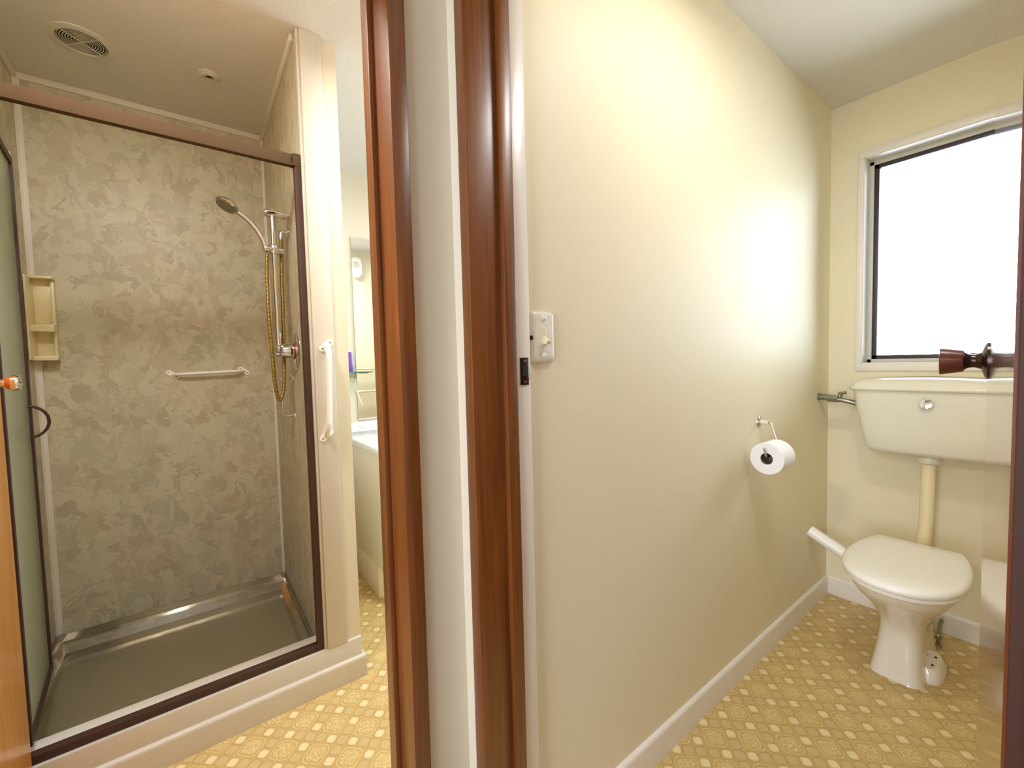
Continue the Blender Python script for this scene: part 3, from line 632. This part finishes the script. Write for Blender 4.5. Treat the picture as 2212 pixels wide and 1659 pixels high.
# cistern
ci = thing('cistern', 'wall hung cream toilet cistern with domed lid below the window', 'cistern', (2.44, .345, .79))
cy2 = .345
def cr(hw, xf, z, e=7, tilt=0): 
    out = []
    for k in range(72):
        t = 2*PI*k/72; c, s = math.cos(t), math.sin(t)
        X = math.copysign(abs(c)**(2/e), c); Y = math.copysign(abs(s)**(2/e), s)
        xm = (xf+2.539)/2; y = Y*hw
        out.append(Vector((xm+X*(2.539-xm), cy2+y, z)))
    return out
bm = new()
loft(bm, [cr(.170, 2.400, .781), cr(.190, 2.372, .787), cr(.203, 2.362, .805), cr(.216, 2.355, .87), cr(.238, 2.350, 1.00), cr(.246, 2.349, 1.052)])
obj('tank', bm, 'cistern', ci, True, ang=1.2)
bm = new()
def lidr(hw, xf, z, dome=0):
    out = []
    for p in cr(hw, xf, z): 
        t = (p.y-cy2)/.26; out.append(Vector((p.x, p.y, p.z + dome*(1-t*t))))
    return out
loft(bm, [lidr(.250, 2.344, 1.052), lidr(.257, 2.337, 1.055), lidr(.258, 2.336, 1.066), lidr(.254, 2.340, 1.070), lidr(.250, 2.345, 1.080, .008), lidr(.236, 2.362, 1.090, .014), lidr(.200, 2.40, 1.094, .016)])
obj('cistern_lid', bm, 'cistern', ci, True, ang=1.3)
bm = new(); lathe(bm, (2.3495, cy2-.001, 1.003), (-1, 0, .25), [(.021, 0), (.021, .010), (.019, .013), (.006, .014)], 32); fb = obj('flush_button', bm, 'chrome', ci, True); fb['label'] = 'chrome flush button'
# flush pipe
fp = thing('flush_pipe', 'yellowed cream flush pipe from cistern down to the toilet pan', 'pipe', (2.44, .348, .3))
bm = new(); tube(bm, fillet([(2.45, .348, .762), (2.448, .350, .50), (2.435, .362, .34), (2.35, .36, .30)], .06), .0235, 24); obj('pipe', bm, 'creampipe', fp, True)
bm = new(); lathe(bm, (2.45, .348, .745), (0, 0, 1), [(.030, 0), (.037, .004), (.039, .012), (.037, .030), (.034, .035)], 32); ct = obj('collar', bm, 'cistern', fp, True); ct['label'] = 'white pipe collar'
bm = new(); tube(bm, [(2.30, YT-.001, .383), (2.31, .60, .315), (2.32, .45, .235), (2.325, .40, .21)], .026, 20)
tag(obj('waste_pipe', bm, 'plastic', None, True), 'white pipe sloping from the long wall to behind the toilet pan', 'pipe')
# inlet valve
iv = thing('inlet_valve', 'small metal water inlet valve between the wall and cistern', 'valve', (2.40, .70, 1.01))
bm = new(); lathe(bm, (2.405, YT, 1.012), (0, -1, 0), [(.018, 0), (.018, .004), (.010, .006)], 24); obj('wall_flange', bm, 'dullmetal', iv, True)
bm = new(); tube(bm, [(2.405, YT-.004, 1.012), (2.405, .685, 1.011)], .015, 16); tube(bm, [(2.405, .69, 1.008), (2.405, .650, 1.006)], .0185, 6); tube(bm, fillet([(2.405, .660, 1.004), (2.407, .625, .999), (2.412, .60, .992), (2.418, .575, .985)], .01), .011, 12); obj('valve_body', bm, 'dullmetal', iv, True)
bm = new(); tube(bm, [(2.405, .640, 1.006), (2.403, .636, 1.032)], .005, 8); tube(bm, [(2.403, .650, 1.031), (2.403, .620, 1.036)], .007, 8); obj('tap_handle', bm, 'dullmetal', iv, True)
# little metal bracket behind the pan
bm = new(); tube(bm, fillet([(2.40, .300, .001), (2.40, .300, .045), (2.43, .30, .075), (2.47, .30, .08)], .01), .007, 10); lathe(bm, (2.40, .300, .001), (0, 0, 1), [(.014, 0), (.012, .006), (.007, .009)], 14); lathe(bm, (2.40, .300, .028), (0, 0, 1), [(.010, 0), (.010, .014)], 6)
tag(obj('floor_valve', bm, 'dullmetal', None, True), 'small dull metal fitting on the floor behind the toilet pan', 'pipe fitting')

# ------------------------------------------------------------------ toilet roll and holder
th = thing('toilet_roll_holder', 'chrome wire toilet roll holder on the long cream wall', 'toilet roll holder', (1.757, YT, .958))
bm = new(); lathe(bm, (1.757, YT, .958), (0, -1, 0), [(.022, 0), (.021, .003), (.012, .007), (.006, .008)], 32, sx=1, sy=1); obj('rose', bm, 'chrome', th, True)
bm = new(); tube(bm, [(1.757, YT-.007, .958), (1.757, .694, .957)], [.0085, .0075], 16); sl = obj('sleeve', bm, 'switch', th, True); sl['label'] = 'white plastic sleeve'
bm = new(); tube(bm, fillet([(1.757, .697, .957), (1.757, .684, .957), (1.752, .664, .90), (1.752, .650, .851), (1.628, .650, .851), (1.612, .652, .885)], .010), .0032, 12); obj('wire', bm, 'chrome', th, True)
ro = thing('toilet_roll', 'white toilet paper roll hanging on the chrome wire holder', 'toilet roll', (1.69, .652, .84))
rc = (1.636, .652, .843)
bm = new(); lathe(bm, rc, (1, 0, 0), [(.021, .0), (.056, 0), (.0575, .002), (.0575, .098), (.056, .10), (.021, .10), (.021, 0)], 64, cap=False); obj('paper', bm, 'paper', ro, True)
bm = new(); lathe(bm, rc, (1, 0, 0), [(.0195, .0005), (.021, .0005), (.021, .0995), (.0195, .0995), (.0195, .0005)], 40, cap=False); obj('cardboard_core', bm, 'card', ro, True)

# ------------------------------------------------------------------ light switch
sw = thing('light_switch', 'ivory light switch plate on the toilet wall beside the door frame', 'light switch', (.64, YT, 1.268))
cxs, czs = .637, 1.268; wv, hh = .068, .114
bm = new()
def swr(s, y): return [Vector((cxs+a, y, czs+b)) for a, b in rrect(wv-2*s, hh-2*s, .008, 5)]
loft(bm, [swr(0, YT), swr(0, YT-.004), swr(.002, YT-.008), swr(.008, YT-.010)]); obj('plate', bm, 'switch', sw, True, ang=1.0)
B('toggle_surround', [(cxs-.0075, cxs+.0075, YT-.0118, YT-.0095, czs-.020, czs+.020)], 'toggle', sw, bev=.0008)
bm = new(); prism(bm, [(0, .004), (-.017, -.010), (-.013, -.017), (0, -.014)], (cxs-.0055, YT-.010, czs), (0, 1, 0), (0, 0, 1), (1, 0, 0), .011); obj('toggle', bm, 'toggle', sw)
for dz in (.042, -.042):
    bm = new(); lathe(bm, (cxs, YT-.0095, czs+dz), (0, -1, 0), [(.0060, 0), (.0058, .003), (.0035, .0048), (.0008, .005)], 20); obj('screw_cap', bm, 'switch', sw, True)
bm = new(); lathe(bm, (.600, YT-.0085, 1.266), (0, -1, 0), [(.005, 0), (.005, .0015)], 14); obj('chip_mark', bm, 'agedbrass', sw, True)
